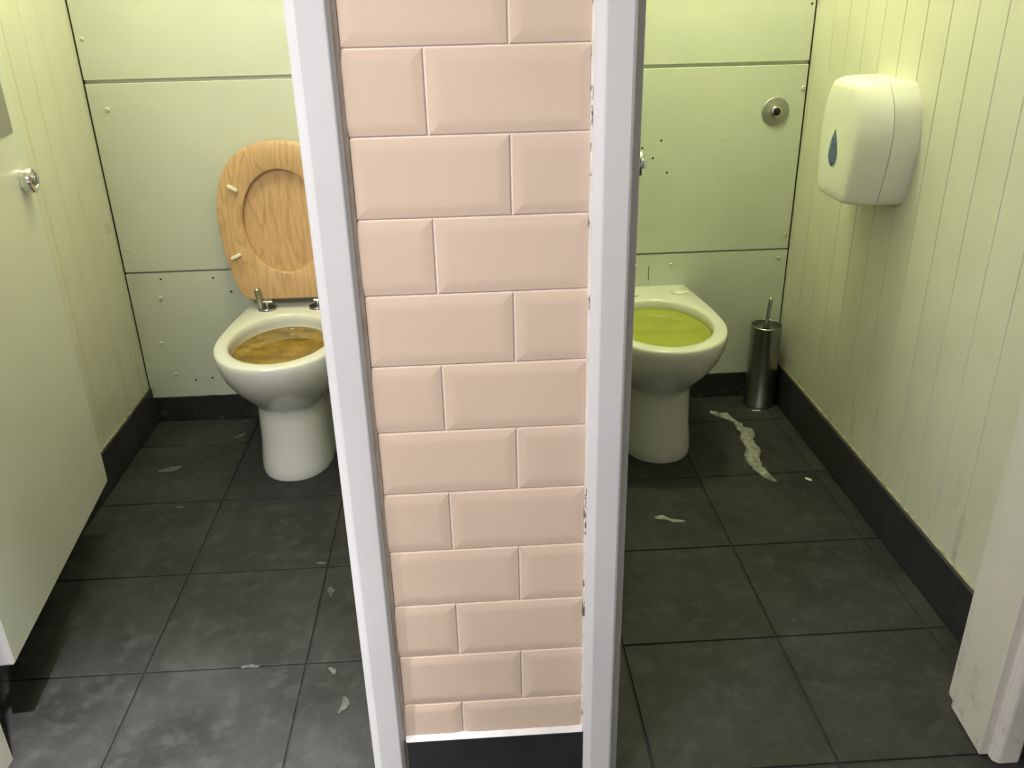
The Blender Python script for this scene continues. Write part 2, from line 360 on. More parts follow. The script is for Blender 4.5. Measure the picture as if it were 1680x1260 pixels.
# last narrow board into the corner
prism('board', M['board'], [(XR+0.0035, 1.4896), (XR+0.0022, 1.4896), (XR, 1.4918), (XR, 1.5285), (XR+0.0035, 1.5285)], 0, ZC, wr)
prism('board', M['board'], [(XL-0.0035, 1.4376), (XL-0.0022, 1.4376), (XL, 1.4398), (XL, 1.5285), (XL-0.0035, 1.5285)], 0, ZC, wl)
def skirt_side(name, label, xf, xw, y0, y1, h, cuts, parent_label=None):
    root = empty(name, (xf, (y0+y1)/2, 0), label, 'baseboard', kind='structure')
    ys = [y0] + sorted(c for c in cuts if y0 < c < y1) + [y1]
    for a, b in zip(ys[:-1], ys[1:]):
        box('tile', M['skirt'], min(xf, xw), max(xf, xw), a+0.0008, b-0.0008, 0.0, h, 0.0012, root)
    # uneven bead of old sealant on top
    n = 90; bm = bmesh.new(); rings = []
    s = 1 if xw > xf else -1
    for i in range(n+1):
        y = y0 + 0.004 + (y1-y0-0.008)*i/n
        q = 1 + 0.5*mnoise.noise(Vector((y*30, xf*9, 1.3)))
        a = 0.0020*q
        rings.append([(xw, y, h-0.0005), (xw - s*(0.0035+a), y, h-0.0005), (xw - s*(0.0022+0.4*a), y, h+a*0.7), (xw, y, h+a*1.1)])
    b_loft(bm, rings)
    finish('sealant_bead', bm, M['caulk_dirty'], root, smooth=True)
    return root
skirt_side('baseboard_right', 'charcoal tile skirting along the boarded right wall', SR, XR, 0.146, SB, 0.128, [GY+T, GY, GY+2*T, GY-T])
skirt_side('baseboard_left', 'charcoal tile skirting along the boarded left wall', SL, XL, 0.13, SB, 0.120, [GY+T, GY, GY+2*T, GY-T])
setp(box('baseboard_front_right', M['skirt'], 1.1075, FX1, -0.010, 0.0, 0, 0.128, 0.001), 'charcoal tile skirting right of the right door frame', 'baseboard', kind='structure')
setp(box('baseboard_front_left', M['skirt'], FX0, -0.806, -0.010, 0.0, 0, 0.128, 0.001), 'charcoal tile skirting left of the left door frame', 'baseboard', kind='structure')

# ------------------------------------------------------------------ tiled pier between the cubicles
wc = box('wall_center', M['grout'], 0.000, 0.334, 0.0035, 0.10, 0, ZC)
setp(wc, 'pier between the cubicles clad in pale pink bevelled metro tiles', 'wall', kind='structure')
setp(box('wall_partition', M['door'], 0.010, 0.340, 0.10, YB+0.012, 0, ZC), 'painted partition between the two cubicles behind the tiled pier', 'wall', kind='structure')
setp(box('baseboard_partition_left', M['skirt'], -0.001, 0.010, 0.126, SB, 0, 0.12, 0.001), 'charcoal tile skirting on the left cubicle side of the partition', 'baseboard', kind='structure')
setp(box('baseboard_partition_right', M['skirt'], 0.340, 0.351, 0.126, SB, 0, 0.12, 0.001), 'charcoal tile skirting on the right cubicle side of the partition', 'baseboard', kind='structure')
TL, TR, JA, JB = 0.0180, 0.3150, 0.2160, 0.1150
mcache = {}
def metro_mesh(wd, ht, bl, br, bb_, bt):
    k = (round(wd, 4), round(ht, 4), bl, br, bb_, bt)
    if k in mcache: return mcache[k]
    lip, bw, d = 0.0014, 0.0135, 0.0025
    def q(e): return bw if e else 0.0003
    x0, x1, z0, z1 = -wd/2, wd/2, 0, ht
    bm = bmesh.new()
    back = [(x0, 0.006, z0), (x1, 0.006, z0), (x1, 0.006, z1), (x0, 0.006, z1)]
    def yl(): return d
    ol = [(x0, d, z0), (x1, d, z0), (x1, d, z1), (x0, d, z1)]
    # cut edges stay at face level
    def edge(x, z, ex, ez): return (x, d, z)
    ol = [edge(x0, z0, bl, bb_), edge(x1, z0, br, bb_), edge(x1, z1, br, bt), edge(x0, z1, bl, bt)]
    lipr = [(x0+lip*bl, ol[0][1]-0.0008, z0+lip*bb_), (x1-lip*br, ol[1][1]-0.0008, z0+lip*bb_), (x1-lip*br, ol[2][1]-0.0008, z1-lip*bt), (x0+lip*bl, ol[3][1]-0.0008, z1-lip*bt)]
    inn = [(x0+q(bl), 0, z0+q(bb_)), (x1-q(br), 0, z0+q(bb_)), (x1-q(br), 0, z1-q(bt)), (x0+q(bl), 0, z1-q(bt))]
    R = b_loft(bm, [back, ol, lipr, inn])
    sides = (bb_, br, bt, bl)
    es = [e for e in bm.edges for k in range(4) if sides[k] and set(e.verts) == {R[3][k], R[3][(k+1) % 4]}]
    bmesh.ops.bevel(bm, geom=es, offset=0.0045, segments=3, affect='EDGES', profile=0.5)
    bmesh.ops.recalc_face_normals(bm, faces=bm.faces)
    me = bpy.data.meshes.new('tile'); bm.to_mesh(me); bm.free(); me.materials.append(M['metro'])
    mcache[k] = me; return me
Z0T = 1.3201
for r in range(-11, 12):
    zt, zb = Z0T - 0.102*r, Z0T - 0.102*(r+1)
    cutb = False
    if r == 11: zb = 0.1315; cutb = True
    zt = min(zt, ZC)
    if zt-zb < 0.02: continue
    even = (r % 2 == 0)
    j = JA if even else JB
    gg = 0.0011
    xs = [(TL, j-gg, even, True), (j+gg, TR, True, not even)]
    for a, b, eL, eR in xs:
        me = metro_mesh(b-a, zt-zb-2*gg, int(eL), int(eR), int(not cutb), 1)
        put('tile', me, None, wc, ((a+b)/2, 0.0, zb+gg))
box('skirting_tile', M['skirt'], 0.0185, 0.3215, -0.0085, 0.0035, 0, 0.1245, 0.001, wc)
bm = bmesh.new(); b_loft(bm, [[(x, 0.003, 0.1245), (x, -0.0078, 0.1245), (x, -0.006, 0.1262), (x, 0.000, 0.1315), (x, 0.003, 0.1320)] for x in (0.0175, 0.05, 0.1, 0.2, 0.3165)])
finish('sealant_bead', bm, M['caulk_white'], wc)
prism('sealant_bead', M['caulk'], [(0.0130, 0.0035), (0.0130, -0.0065), (0.0150, -0.0040), (0.0185, 0.0000), (0.0185, 0.0035)], 0.1245, ZC, wc)
prism('sealant_bead', M['caulk_chipped'], [(0.3145, 0.0035), (0.3145, 0.0005), (0.3175, -0.003), (0.3175, 0.0035)], 0.1245, ZC, wc)

# ------------------------------------------------------------------ door frames
HZ = 2.02
def frame(name, label, pieces):
    x = sum(p[0] for pc in pieces for p in pc[1])/sum(len(pc[1]) for pc in pieces)
    root = empty(name, (x, 0.05, 0), label, 'door frame', kind='structure')
    for nm, pts, m, z0 in pieces: prism(nm, m, pts, z0, HZ, root)
    return root
G = M['gloss_white']
frame('trim_1', 'white painted door frame on the left edge of the pink tiled pier', [
    ('architrave', [(-0.0405, 0.0035), (-0.0405, -0.002), (-0.0385, -0.0060), (-0.0300, -0.0125), (-0.0265, -0.0140), (0.0062, -0.0140), (0.0080, -0.0133), (0.0130, -0.0075), (0.0130, 0.0035)], G, 0),
    ('lining', [(-0.0385, 0.0035), (0.0, 0.0035), (0.0, 0.10), (0.010, 0.10), (0.010, 0.125), (-0.0385, 0.125)], G, 0)])
frame('trim_2', 'white painted door frame on the right edge of the pink tiled pier', [
    ('architrave', [(0.3175, 0.0035), (0.3175, -0.008), (0.3195, -0.0125), (0.3275, -0.0190), (0.3300, -0.020), (0.3610, -0.020), (0.3640, -0.0185), (0.3675, -0.009), (0.3675, 0.0035)], G, 0),
    ('lining', [(0.3340, 0.0035), (0.3780, 0.0035), (0.3790, 0.0055), (0.3790, 0.125), (0.340, 0.125), (0.340, 0.10), (0.3340, 0.10)], G, 0),
    ('door_stop', [(0.3790, 0.048), (0.3865, 0.048), (0.3880, 0.050), (0.3880, 0.072), (0.3790, 0.072)], G, 0)])
P = M['post_white']
frame('trim_3', 'scuffed white door frame right of the right cubicle doorway', [
    ('lining', [(1.0390, -0.002), (1.0480, 0.112), (1.0580, 0.114), (1.0600, 0.1445), (1.1720, 0.1445), (1.1720, 0.102), (1.1075, 0.102), (1.1075, -0.002)], P, 0.003),
    ('architrave', [(1.0560, -0.002), (1.0560, -0.012), (1.0580, -0.016), (1.0640, -0.0205), (1.0680, -0.0215), (1.0980, -0.0215), (1.1030, -0.0190), (1.1065, -0.012), (1.1065, -0.002)], P, 0)])
frame('trim_4', 'white door frame at the left edge of the left cubicle doorway', [
    ('lining', [(-0.765, -0.002), (-0.7240, -0.002), (-0.7240, 0.127), (-0.790, 0.127), (-0.790, 0.102), (-0.765, 0.102)], P, 0),
    ('architrave', [(-0.8050, 0.0), (-0.8050, -0.012), (-0.7990, -0.020), (-0.7560, -0.020), (-0.7460, -0.012), (-0.7460, -0.002), (-0.765, -0.002), (-0.765, 0.0)], P, 0)])
for nm, lab, xa, xb in (('trim_5', 'white head frame over the left cubicle doorway', -0.8050, 0.0125), ('trim_6', 'white head frame over the right cubicle doorway', 0.3175, 1.1065)):
    setp(box(nm, G, xa, xb, -0.020, 0.0, HZ, HZ+0.06, 0.003), lab, 'door frame', kind='structure')

# ------------------------------------------------------------------ doors (both stand open into the cubicles)
def door(name, label, hinge, lead, side, z0, z1, th=0.040):
    """hinge, lead: XY of the visible face's two bottom corners; side = +1 when the leaf body lies to the left of that face"""
    H = Vector((*hinge, 0)); E = Vector((*lead, 0)); U = (E-H).normalized(); wd = (E-H).length
    Nn = Vector((U.y, -U.x, 0)) * side          # out of the face seen
    root = empty(name, (H.x, H.y, 0), label, 'door', kind='structure')
    def W(u, n, z): q = H + U*u + Nn*n; return (q.x, q.y, z)
    bm = bmesh.new()
    r = 0.012; prof = []
    # leaf with rounded bottom leading corner
    out = [(0, z0), (wd-r, z0)] + [(wd-r+r*math.sin(a), z0+r-r*math.cos(a)) for a in (0.4, 0.8, 1.2)] + [(wd, z0+r), (wd, z1), (0, z1)]
    rings = []
    for n, ins in ((0-0.0025, 0), (0, 0.0025)):
        rings.append([W(min(max(u, ins), wd-ins), n, min(max(z, z0+ins), z1-ins)) for u, z in out])
    for n, ins in ((-th, 0.0025), (-th+0.0025, 0)):
        rings.insert(0 if n == -th else 1, [W(min(max(u, ins), wd-ins), n, min(max(z, z0+ins), z1-ins)) for u, z in out])
    b_loft(bm, rings)
    leaf = finish('leaf', bm, M['door'], root)
    # white painted hinge edge
    bm = bmesh.new(); b_loft(bm, [[W(-0.0012, -0.003, z), W(0.0005, -0.003, z), W(0.0005, -th+0.003, z), W(-0.0012, -th+0.003, z)] for z in (z0+0.003, z1-0.003)])
    finish('hinge_edge', bm, M['gloss_white'], root)
    return root, W, Nn, U, wd
DZ0, DZ1 = 0.150, 1.99
d1, W1, N1, U1, wd1 = door('door_1', 'pale green cubicle door standing open against the left wall', (-0.720, 0.210), (-0.7885, 0.878), 1, DZ0, DZ1)
def lock(root, W, Nn, u, z):
    o = W(u, 0, z)
    body = lathe('lock', M['chrome'], [(0.0285, 0), (0.0285, 0.0045), (0.0272, 0.0055), (0.0272, 0.0195), (0.0262, 0.0215), (0.0170, 0.0220), (0.0160, 0.0205), (0.0, 0.0205)], o, Nn, 32, root)
    c = Vector(o) + Nn*0.0205
    lathe('thumb_turn', M['chrome_dull'], [(0.0110, 0), (0.0110, 0.003), (0.0090, 0.0050), (0.0, 0.0055)], c, Nn, 24, body)
    bm = bmesh.new(); q = Vector(c) + Nn*0.0050
    T_ = Vector((0, 0, 1)); S_ = Nn.cross(T_)
    rings = []
    for n in (0, 0.006):
        rings.append([q + Nn*n + T_*a + S_*b for a, b in ((-0.008, -0.002), (0.008, -0.002), (0.008, 0.002), (-0.008, 0.002))])
    b_loft(bm, rings); finish('thumb_blade', bm, M['chrome'], body)
    dot = lathe('indicator', M['black'], [(0.0022, 0), (0.0020, 0.0008), (0, 0.0010)], Vector(c) + T_*0.0195 + Nn*0.0008, Nn, 12, body)
lock(d1, W1, N1, wd1-0.047, 0.924)
# metal plate
bm = bmesh.new()
rings = []
pu0, pu1, pz0, pz1 = wd1-0.140, wd1-0.043, 1.022, 1.322
r = 0.006
def rrect(u0, u1, z0, z1, r, k=4):
    out = []
    for cx, cz, a0 in ((u1-r, z0+r, -90), (u1-r, z1-r, 0), (u0+r, z1-r, 90), (u0+r, z0+r, 180)):
        for i in range(k+1):
            a = math.radians(a0 + 90*i/k); out.append((cx + r*math.cos(a), cz + r*math.sin(a)))
    return out
b_loft(bm, [[W1(u, n, z) for u, z in rrect(pu0+i, pu1-i, pz0+i, pz1-i, r)] for n, i in ((0, 0), (0.0012, 0), (0.0018, 0.0006))])
pl = finish('push_plate', bm, M['plate'], d1)
for u, z in ((pu1-0.008, pz0+0.011), (pu0+0.012, pz0+0.011), (pu1-0.010, pz1-0.011), (pu0+0.012, pz1-0.011)):
    lathe('screw', M['chrome_dull'], [(0.0032, 0), (0.0028, 0.0010), (0.0012, 0.0012), (0.001, 0.0005), (0, 0.0005)], W1(u, 0.0018, z), N1, 12, pl)
for z in (0.40, 1.75):
    bm = bmesh.new(); b_lathe(bm, [(0.007, 0), (0.007, 0.09)], (-0.738, 0.170, z), (0, 0, 1), 12)
    b_box(bm, -0.741, -0.735, 0.126, 0.212, z+0.01, z+0.08)
    finish('hinge', bm, M['chrome_dull'], d1)
# right cubicle door: seen edge-on behind the pier, only its lock shows
d2, W2, N2, U2, wd2 = door('door_2', 'pale green cubicle door standing open behind the pink tiled pier', (0.392, 0.150), (0.524, 0.810), 1, DZ0, DZ1)
lock(d2, W2, N2, wd2-0.047, 0.930)
for z in (0.40, 1.75):
    bm = bmesh.new(); b_lathe(bm, [(0.006, 0), (0.006, 0.09)], (0.3790, 0.1375, z), (0, 0, 1), 12)
    b_box(bm, 0.3720, 0.3760, 0.124, 0.155, z+0.01, z+0.08)
    finish('hinge', bm, M['chrome_dull'], d2)

# ------------------------------------------------------------------ toilets
NP = 72
def plan(xc, hw, yf, yc, yb, hb, z, p=2.15):
    """pan outline: round front, sides run back and taper to half width hb at the wall; n points, fixed order"""
    pts = []
    nf = NP//2; nb = NP - nf
    for i in range(nf):                                  # front half from right (+x) to left (-x)
        a = math.pi*i/(nf-1)
        c, s = math.cos(a), math.sin(a)
        x = hw*math.copysign(abs(c)**(2/p), c); y = yc - (yc-yf)*abs(s)**(2/p)
        pts.append((xc+x, y, z))
    ns = nb//3
    for i in range(1, ns+1):                             # left side back
        t = i/ns; e = t*t*(3-2*t)*0.55 + 0.45*t*t
        pts.append((xc-(hw+(hb-hw)*e), yc+(yb-yc)*t, z))
    m = nb - 2*ns
    for i in range(1, m+1):
        t = i/(m+1); pts.append((xc-hb+2*hb*t, yb, z))
    for i in range(ns):
        t = 1 - i/ns; e = t*t*(3-2*t)*0.55 + 0.45*t*t
        pts.append((xc+(hw+(hb-hw)*e), yc+(yb-yc)*t, z))
    return pts
def oval(xc, yc, hx, hf, hb, z, outer):
    """inner ring matched point by point to the outer ring by angle"""
    out = []
    for (x, y, _) in outer:
        a = math.atan2((y-yc)/(hb if y > yc else hf), (x-xc)/hx)
        out.append((xc+hx*math.cos(a), yc+(hb if y > yc else hf)*math.sin(a), z))
    return out
def pan(xc, parent, liquid, level, lname):
    yb = 1.5195
    prof = [  # z, hw, yf, yc, hb
        (0.000, 0.1035, 1.086, 1.23, 0.100), (0.012, 0.1050, 1.083, 1.23, 0.100), (0.030, 0.1035, 1.087, 1.23, 0.099), (0.100, 0.0975, 1.100, 1.23, 0.095),
        (0.170, 0.0960, 1.108, 1.23, 0.092), (0.205, 0.0975, 1.108, 1.23, 0.092), (0.218, 0.1040, 1.098, 1.23, 0.094), (0.232, 0.1110, 1.086, 1.22, 0.097), (0.255, 0.1270, 1.062, 1.21, 0.102),
        (0.285, 0.1455, 1.031, 1.20, 0.110), (0.320, 0.1630, 1.001, 1.20, 0.121), (0.355, 0.1740, 0.980, 1.20, 0.134), (0.380, 0.1775, 0.9725, 1.20, 0.142),
        (0.394, 0.1772, 0.9725, 1.20, 0.143), (0.3985, 0.1752, 0.9745, 1.20, 0.142), (0.4005, 0.1715, 0.978, 1.20, 0.140)]
    rings = [plan(xc, hw, yf, yc, yb, hb, z) for z, hw, yf, yc, hb in prof]
    o = rings[-1]
    inn = [(0.4008, 0.1470, 0.190, 0.198), (0.3992, 0.1430, 0.1860, 0.1940), (0.394, 0.1390, 0.182, 0.190), (0.380, 0.1375, 0.180, 0.188), (0.368, 0.1390, 0.181, 0.189), (0.355, 0.1375, 0.179, 0.187), (0.30, 0.112, 0.142, 0.155), (0.25, 0.078, 0.095, 0.11), (0.20, 0.045, 0.055, 0.06)]
    for z, hx, hf, hb in inn: rings.append(oval(xc, 1.197, hx, hf, hb, z, o))
    bm = bmesh.new(); b_loft(bm, rings)
    p_ = finish('pan', bm, M['ceramic'], parent, smooth=True, angle=50)
    # liquid surface
    z = level
    hx, hf, hb = (0.1378, 0.1795, 0.1875)
    bm = bmesh.new()
    rr = []
    for k, s in ((0, 0.999), (1, 0.97), (2, 0.7), (3, 0.35), (4, 0.02)):
        dz = 0.0008 if k == 0 else 0
        rr.append([(xc+hx*s*math.cos(2*math.pi*i/48), 1.197+(hb if math.sin(2*math.pi*i/48) > 0 else hf)*s*math.sin(2*math.pi*i/48), z+dz) for i in range(48)])
    rr.insert(0, [(x, y, z-0.012) for x, y, _ in rr[1]])
    b_loft(bm, rr); lq = finish('water', bm, liquid, parent, smooth=True)
    lq['label'] = lname
    return p_
XT1, XT2 = -0.3760, 0.7020
t1 = empty('toilet', (XT1, 1.25, 0), 'white toilet pan with raised oak seat and brown water, left cubicle', 'toilet')
p1 = pan(XT1, t1, M['brown'], 0.360, 'murky brown water')
t2 = empty('toilet', (XT2, 1.25, 0), 'white toilet pan with no seat and yellow water, right cubicle', 'toilet')
p2 = pan(XT2, t2, M['yellow'], 0.372, 'yellow water')
# raised oak seat and lid
XS = -0.3830
ang = math.radians(4.0)
Vd = Vector((0, math.sin(ang), math.cos(ang))); Nd = Vector((0, -math.cos(ang), math.sin(ang))); Ud = Vector((1, 0, 0))
OS = Vector((XS, 1.4400, 0.4320))
half = [(0.0, 0.0), (0.09, 0.0), (0.118, 0.001), (0.134, 0.006), (0.146, 0.018), (0.156, 0.045), (0.168, 0.085), (0.178, 0.130), (0.1845, 0.180), (0.187, 0.235), (0.184, 0.290), (0.173, 0.340), (0.153, 0.384), (0.124, 0.420), (0.086, 0.446), (0.045, 0.459), (0.0, 0.463)]
def cat(ps, n=6):
    out = []
    for i in range(len(ps)-1):
        p0 = Vector(ps[max(i-1, 0)]); p1_ = Vector(ps[i]); p2_ = Vector(ps[i+1]); p3 = Vector(ps[min(i+2, len(ps)-1)])
        for k in range(n):
            t = k/n
            out.append(0.5*((2*p1_) + (p2_-p0)*t + (2*p0-5*p1_+4*p2_-p3)*t*t + (3*p1_-p0-3*p2_+p3)*t**3))
    out.append(Vector(ps[-1])); return out
right = cat(half); full = [(p.x, p.y) for p in right] + [(-p.x, p.y) for p in right[-2:0:-1]]
HV, HU, HS = 0.232, 0.116, 0.152
def raycast(a):
    d = Vector((math.cos(a), math.sin(a))); o = Vector((0, HV)); best = None
    n = len(full)
    for i in range(n):
        p = Vector(full[i]) - o; q = Vector(full[(i+1) % n]) - o; e = q-p
        den = d.x*e.y - d.y*e.x
        if abs(den) < 1e-12: continue
        t = (p.x*e.y - p.y*e.x)/den; s = (p.x*d.y - p.y*d.x)/den
        if t > 0 and -1e-6 <= s <= 1+1e-6 and (best is None or t < best): best = t
    return best
NA = 120
angs = [2*math.pi*i/NA for i in range(NA)]
ro = [raycast(a) for a in angs]
def SP(u, v, n): return OS + Ud*u + Vd*v + Nd*n
def oring(ins, n): return [SP((ro[i]-ins)*math.cos(a), HV+(ro[i]-ins)*math.sin(a), n) for i, a in enumerate(angs)]
def iring(ins, n): return [SP((HU-ins)*math.cos(a), HV+(HS-ins)*math.sin(a), n) for a in angs]
th = 0.018
bm = bmesh.new()
rings = [iring(0, -th+0.002), iring(-0.002, -th), oring(0.004, -th), oring(0, -th+0.004), oring(0, -0.004), oring(0.0014, -0.0012), oring(0.005, 0), iring(-0.003, 0), iring(-0.0008, -0.001), iring(0, -0.003)]
b_loft(bm, rings + [rings[0]], False, False)
bmesh.ops.remove_doubles(bm, verts=bm.verts, dist=1e-6)
seat = finish('seat_ring', bm, M['oak'], t1, smooth=True, angle=35); seat['label'] = 'oak seat ring raised upright'
bm = bmesh.new()
l0 = -th-0.0015
b_loft(bm, [oring(0.004, l0-0.017), oring(0, l0-0.013), oring(0, l0-0.003), oring(0.003, l0), [SP(0.6*(ro[i])*math.cos(a), HV+0.6*ro[i]*math.sin(a), l0) for i, a in enumerate(angs)]])
lid = finish('lid', bm, M['oak'], t1, smooth=True, angle=35); lid['label'] = 'oak lid raised behind the seat ring'
# cream buffers on the underside of the ring
for u, v, rot_ in ((-0.131, 0.333, -32), (-0.148, 0.134, 24), (0.131, 0.333, 32), (0.148, 0.134, -24)):
    bm = bmesh.new(); a = math.radians(rot_)
    base = rrect(-0.0165, 0.0165, -0.0055, 0.0055, 0.0052, 5)
    def bp(i, n): return [SP(u + (x*(1-i/0.0165))*math.cos(a) - (y*(1-i/0.0055))*math.sin(a), v + (x*(1-i/0.0165))*math.sin(a) + (y*(1-i/0.0055))*math.cos(a), n) for x, y in base]
    b_loft(bm, [bp(0, -0.0005), bp(0, 0.007), bp(0.0012, 0.009), bp(0.003, 0.0098)])
    finish('buffer', bm, M['buffer'], seat, smooth=True, angle=35)
for sx, bent in ((-0.0765, True), (0.0765, False)):
    hx, hy = XS+sx, 1.4400
    hg = lathe('hinge', M['chrome_dull'], [(0.0275, 0), (0.0275, 0.0040), (0.0262, 0.0062), (0.0120, 0.0070), (0, 0.0072)], (hx, hy, 0.4008), n=28, parent=t1)
    lathe('hinge_post', M['chrome'], [(0.0030, 0), (0.0030, 0.017), (0.0, 0.018)], (hx, hy, 0.4080), n=16, parent=hg)
    bm = bmesh.new(); b_tube(bm, [(hx-0.010, hy-0.001, 0.4240), (hx+0.018, hy-0.001, 0.4240)], 0.0035)
    finish('hinge_barrel', bm, M['chrome'], hg, smooth=True)
    bm = bmesh.new(); b_box(bm, hx-0.012, hx+0.016, hy+0.002, hy+0.014, 0.4275, 0.4318, 0.0008)
    finish('hinge_bracket', bm, M['chrome_dull'], hg)
    if bent:
        bm = bmesh.new(); b_tube(bm, [(hx-0.0150, hy-0.010, 0.4070), (hx-0.0165, hy-0.011, 0.424), (hx-0.0185, hy-0.0125, 0.446), (hx-0.0205, hy-0.013, 0.4680), (hx-0.0208, hy-0.0131, 0.4725)], [0.0055, 0.0065, 0.0085, 0.0085, 0.0045])
        finish('loose_pin', bm, M['chrome_dull'], hg, smooth=True)
# old silicone where the missing seat was fixed on the right pan
for ox, oy, sc in ((0.108, 1.440, 1.0), (-0.045, 1.432, 0.9)):
    bm = bmesh.new(); rings = []
    for k, (rr_, zz) in enumerate(((1.0, 0.4005), (0.95, 0.4035), (0.7, 0.4052), (0.45, 0.4045), (0.2, 0.4062), (0.02, 0.4066))):
        rings.append([(XT2+ox + sc*0.027*rr_*math.cos(a)*(1+0.18*mnoise.noise(Vector((math.cos(a)*1.5, math.sin(a)*1.5, k*0.6+ox*30)))), oy + sc*0.018*rr_*math.sin(a)*(1+0.25*mnoise.noise(Vector((math.cos(a)*2, math.sin(a)*2, k+5)))), zz + 0.0012*mnoise.noise(Vector((math.cos(a)*3, math.sin(a)*3, k)))) for a in [2*math.pi*i/24 for i in range(24)]])
    b_loft(bm, rings); finish('silicone_residue', bm, M['silicone'], t2, smooth=True)

# ------------------------------------------------------------------ flush sensor
fs = empty('flush_sensor', (1.082, YB, 0.9265), 'round chrome flush sensor with black centre on the right back panel', 'flush sensor')
lathe('face_plate', M['plate'], [(0.0405, 0), (0.0405, 0.003), (0.0395, 0.0045), (0.038, 0.0052), (0.0, 0.0052)], (1.082, YB, 0.9265), (0, -1, 0), 48, fs)
lathe('bezel', M['chrome'], [(0.0165, 0), (0.0165, 0.008), (0.0150, 0.0115), (0.0118, 0.0125), (0.0108, 0.010), (0.0, 0.010)], (1.082, YB-0.0050, 0.9265), (0, -1, 0), 32, fs)
lathe('lens', M['black'], [(0.0106, 0), (0.0100, 0.0015), (0.006, 0.003), (0, 0.0036)], (1.082, YB-0.0150, 0.9265), (0, -1, 0), 24, fs)

# ------------------------------------------------------------------ toilet roll dispenser on the right wall
DY, DZb, DZt = 0.984, 0.791, 1.067
dp = empty('paper_dispenser', (XR, DY, DZb), 'white plastic toilet roll dispenser with blue teardrop window on right wall', 'dispenser')
def douter(d, wt, wm, wb_, zb, zt, zm=0.955, rc=0.02):
    """outline in the wall plane at depth d: flat top and bottom, bulging sides"""
    ctrl = [(wb_-rc, zb), (wb_, zb+rc*0.6), (wb_+(wm-wb_)*0.72, zb+(zm-zb)*0.55), (wm, zm), (wm-(wm-wt)*0.30, zm+(zt-zm)*0.55), (wt+0.002, zt-rc*0.45), (wt-rc*0.7, zt)]
    c = cat(ctrl, 6)
    pts = [(p.x, p.y) for p in c]
    full_ = pts + [(-x, z) for x, z in pts[::-1]]
    return [(XR-d, DY+y, z) for y, z in full_]
bm = bmesh.new()
b_loft(bm, [douter(0, 0.106, 0.156, 0.128, DZb+0.004, DZt), douter(0.004, 0.107, 0.157, 0.129, DZb+0.003, DZt), douter(0.058, 0.103, 0.150, 0.121, DZb+0.002, DZt), douter(0.0588, 0.101, 0.148, 0.119, DZb+0.004, DZt-0.0015)])
finish('back_housing', bm, M['abs'], dp, smooth=True, angle=50)
bm = bmesh.new()
b_loft(bm, [douter(0.0592, 0.100, 0.147, 0.118, DZb+0.003, DZt-0.0020), douter(0.0604, 0.1025, 0.1492, 0.1205, DZb+0.001, DZt), douter(0.090, 0.089, 0.131, 0.106, DZb+0.0, DZt-0.001, 0.952), douter(0.110, 0.075, 0.113, 0.091, DZb, DZt-0.004, 0.948), douter(0.1175, 0.069, 0.105, 0.0855, DZb+0.001, DZt-0.0065, 0.946), douter(0.1215, 0.065, 0.0995, 0.0815, DZb+0.003, DZt-0.0105, 0.944), douter(0.1238, 0.060, 0.093, 0.076, DZb+0.008, DZt-0.017, 0.942), douter(0.1252, 0.045, 0.066, 0.055, DZb+0.03, DZt-0.040, 0.935), douter(0.1256, 0.02, 0.03, 0.025, DZb+0.08, DZt-0.09, 0.93)])
cov = finish('front_cover', bm, M['abs'], dp, smooth=True, angle=40)
# teardrop window with raised lip
def tear(s, x):
    out = []
    for i in range(40):
        a = 2*math.pi*i/40
        t = (1+math.cos(a))/2
        zz = 0.866 + 0.088*t
        hw = 0.0185*math.sin(a)*(1-t)**0.5*1.75
        out.append((x, DY+0.005 + hw*s, 0.905 + (zz-0.905)*s))
    return out
fx = XR-0.1256
bm = bmesh.new(); b_loft(bm, [tear(1.12, fx+0.004), tear(1.12, fx-0.0006), tear(1.06, fx-0.0012), tear(1.0, fx-0.0004)]); finish('window_lip', bm, M['abs'], cov, smooth=True, angle=30)
bm = bmesh.new(); b_loft(bm, [tear(1.0, fx), tear(0.99, fx-0.0010), tear(0.6, fx-0.0016)]); wi = finish('window', bm, M['blue'], cov, smooth=True, angle=30)
wi['label'] = 'dark blue teardrop window'
# little tail of paper at the slot
bm = bmesh.new()
rings = []
for k in range(9):
    t = k/8
    z = 0.795 - 0.055*t; y = 0.955 + 0.004*math.sin(3*t); x = XR-0.050 - 0.006*t; hw = 0.010*(1-0.75*t)
    rings.append([(x-0.001, y-hw, z), (x+0.0015, y, z), (x-0.001, y+hw, z), (x-0.0016, y, z)])
b_loft(bm, rings)
setp(finish('paper_tail', bm, M['paper'], None, smooth=True), 'short tail of white paper hanging from the roll dispenser', 'toilet paper')

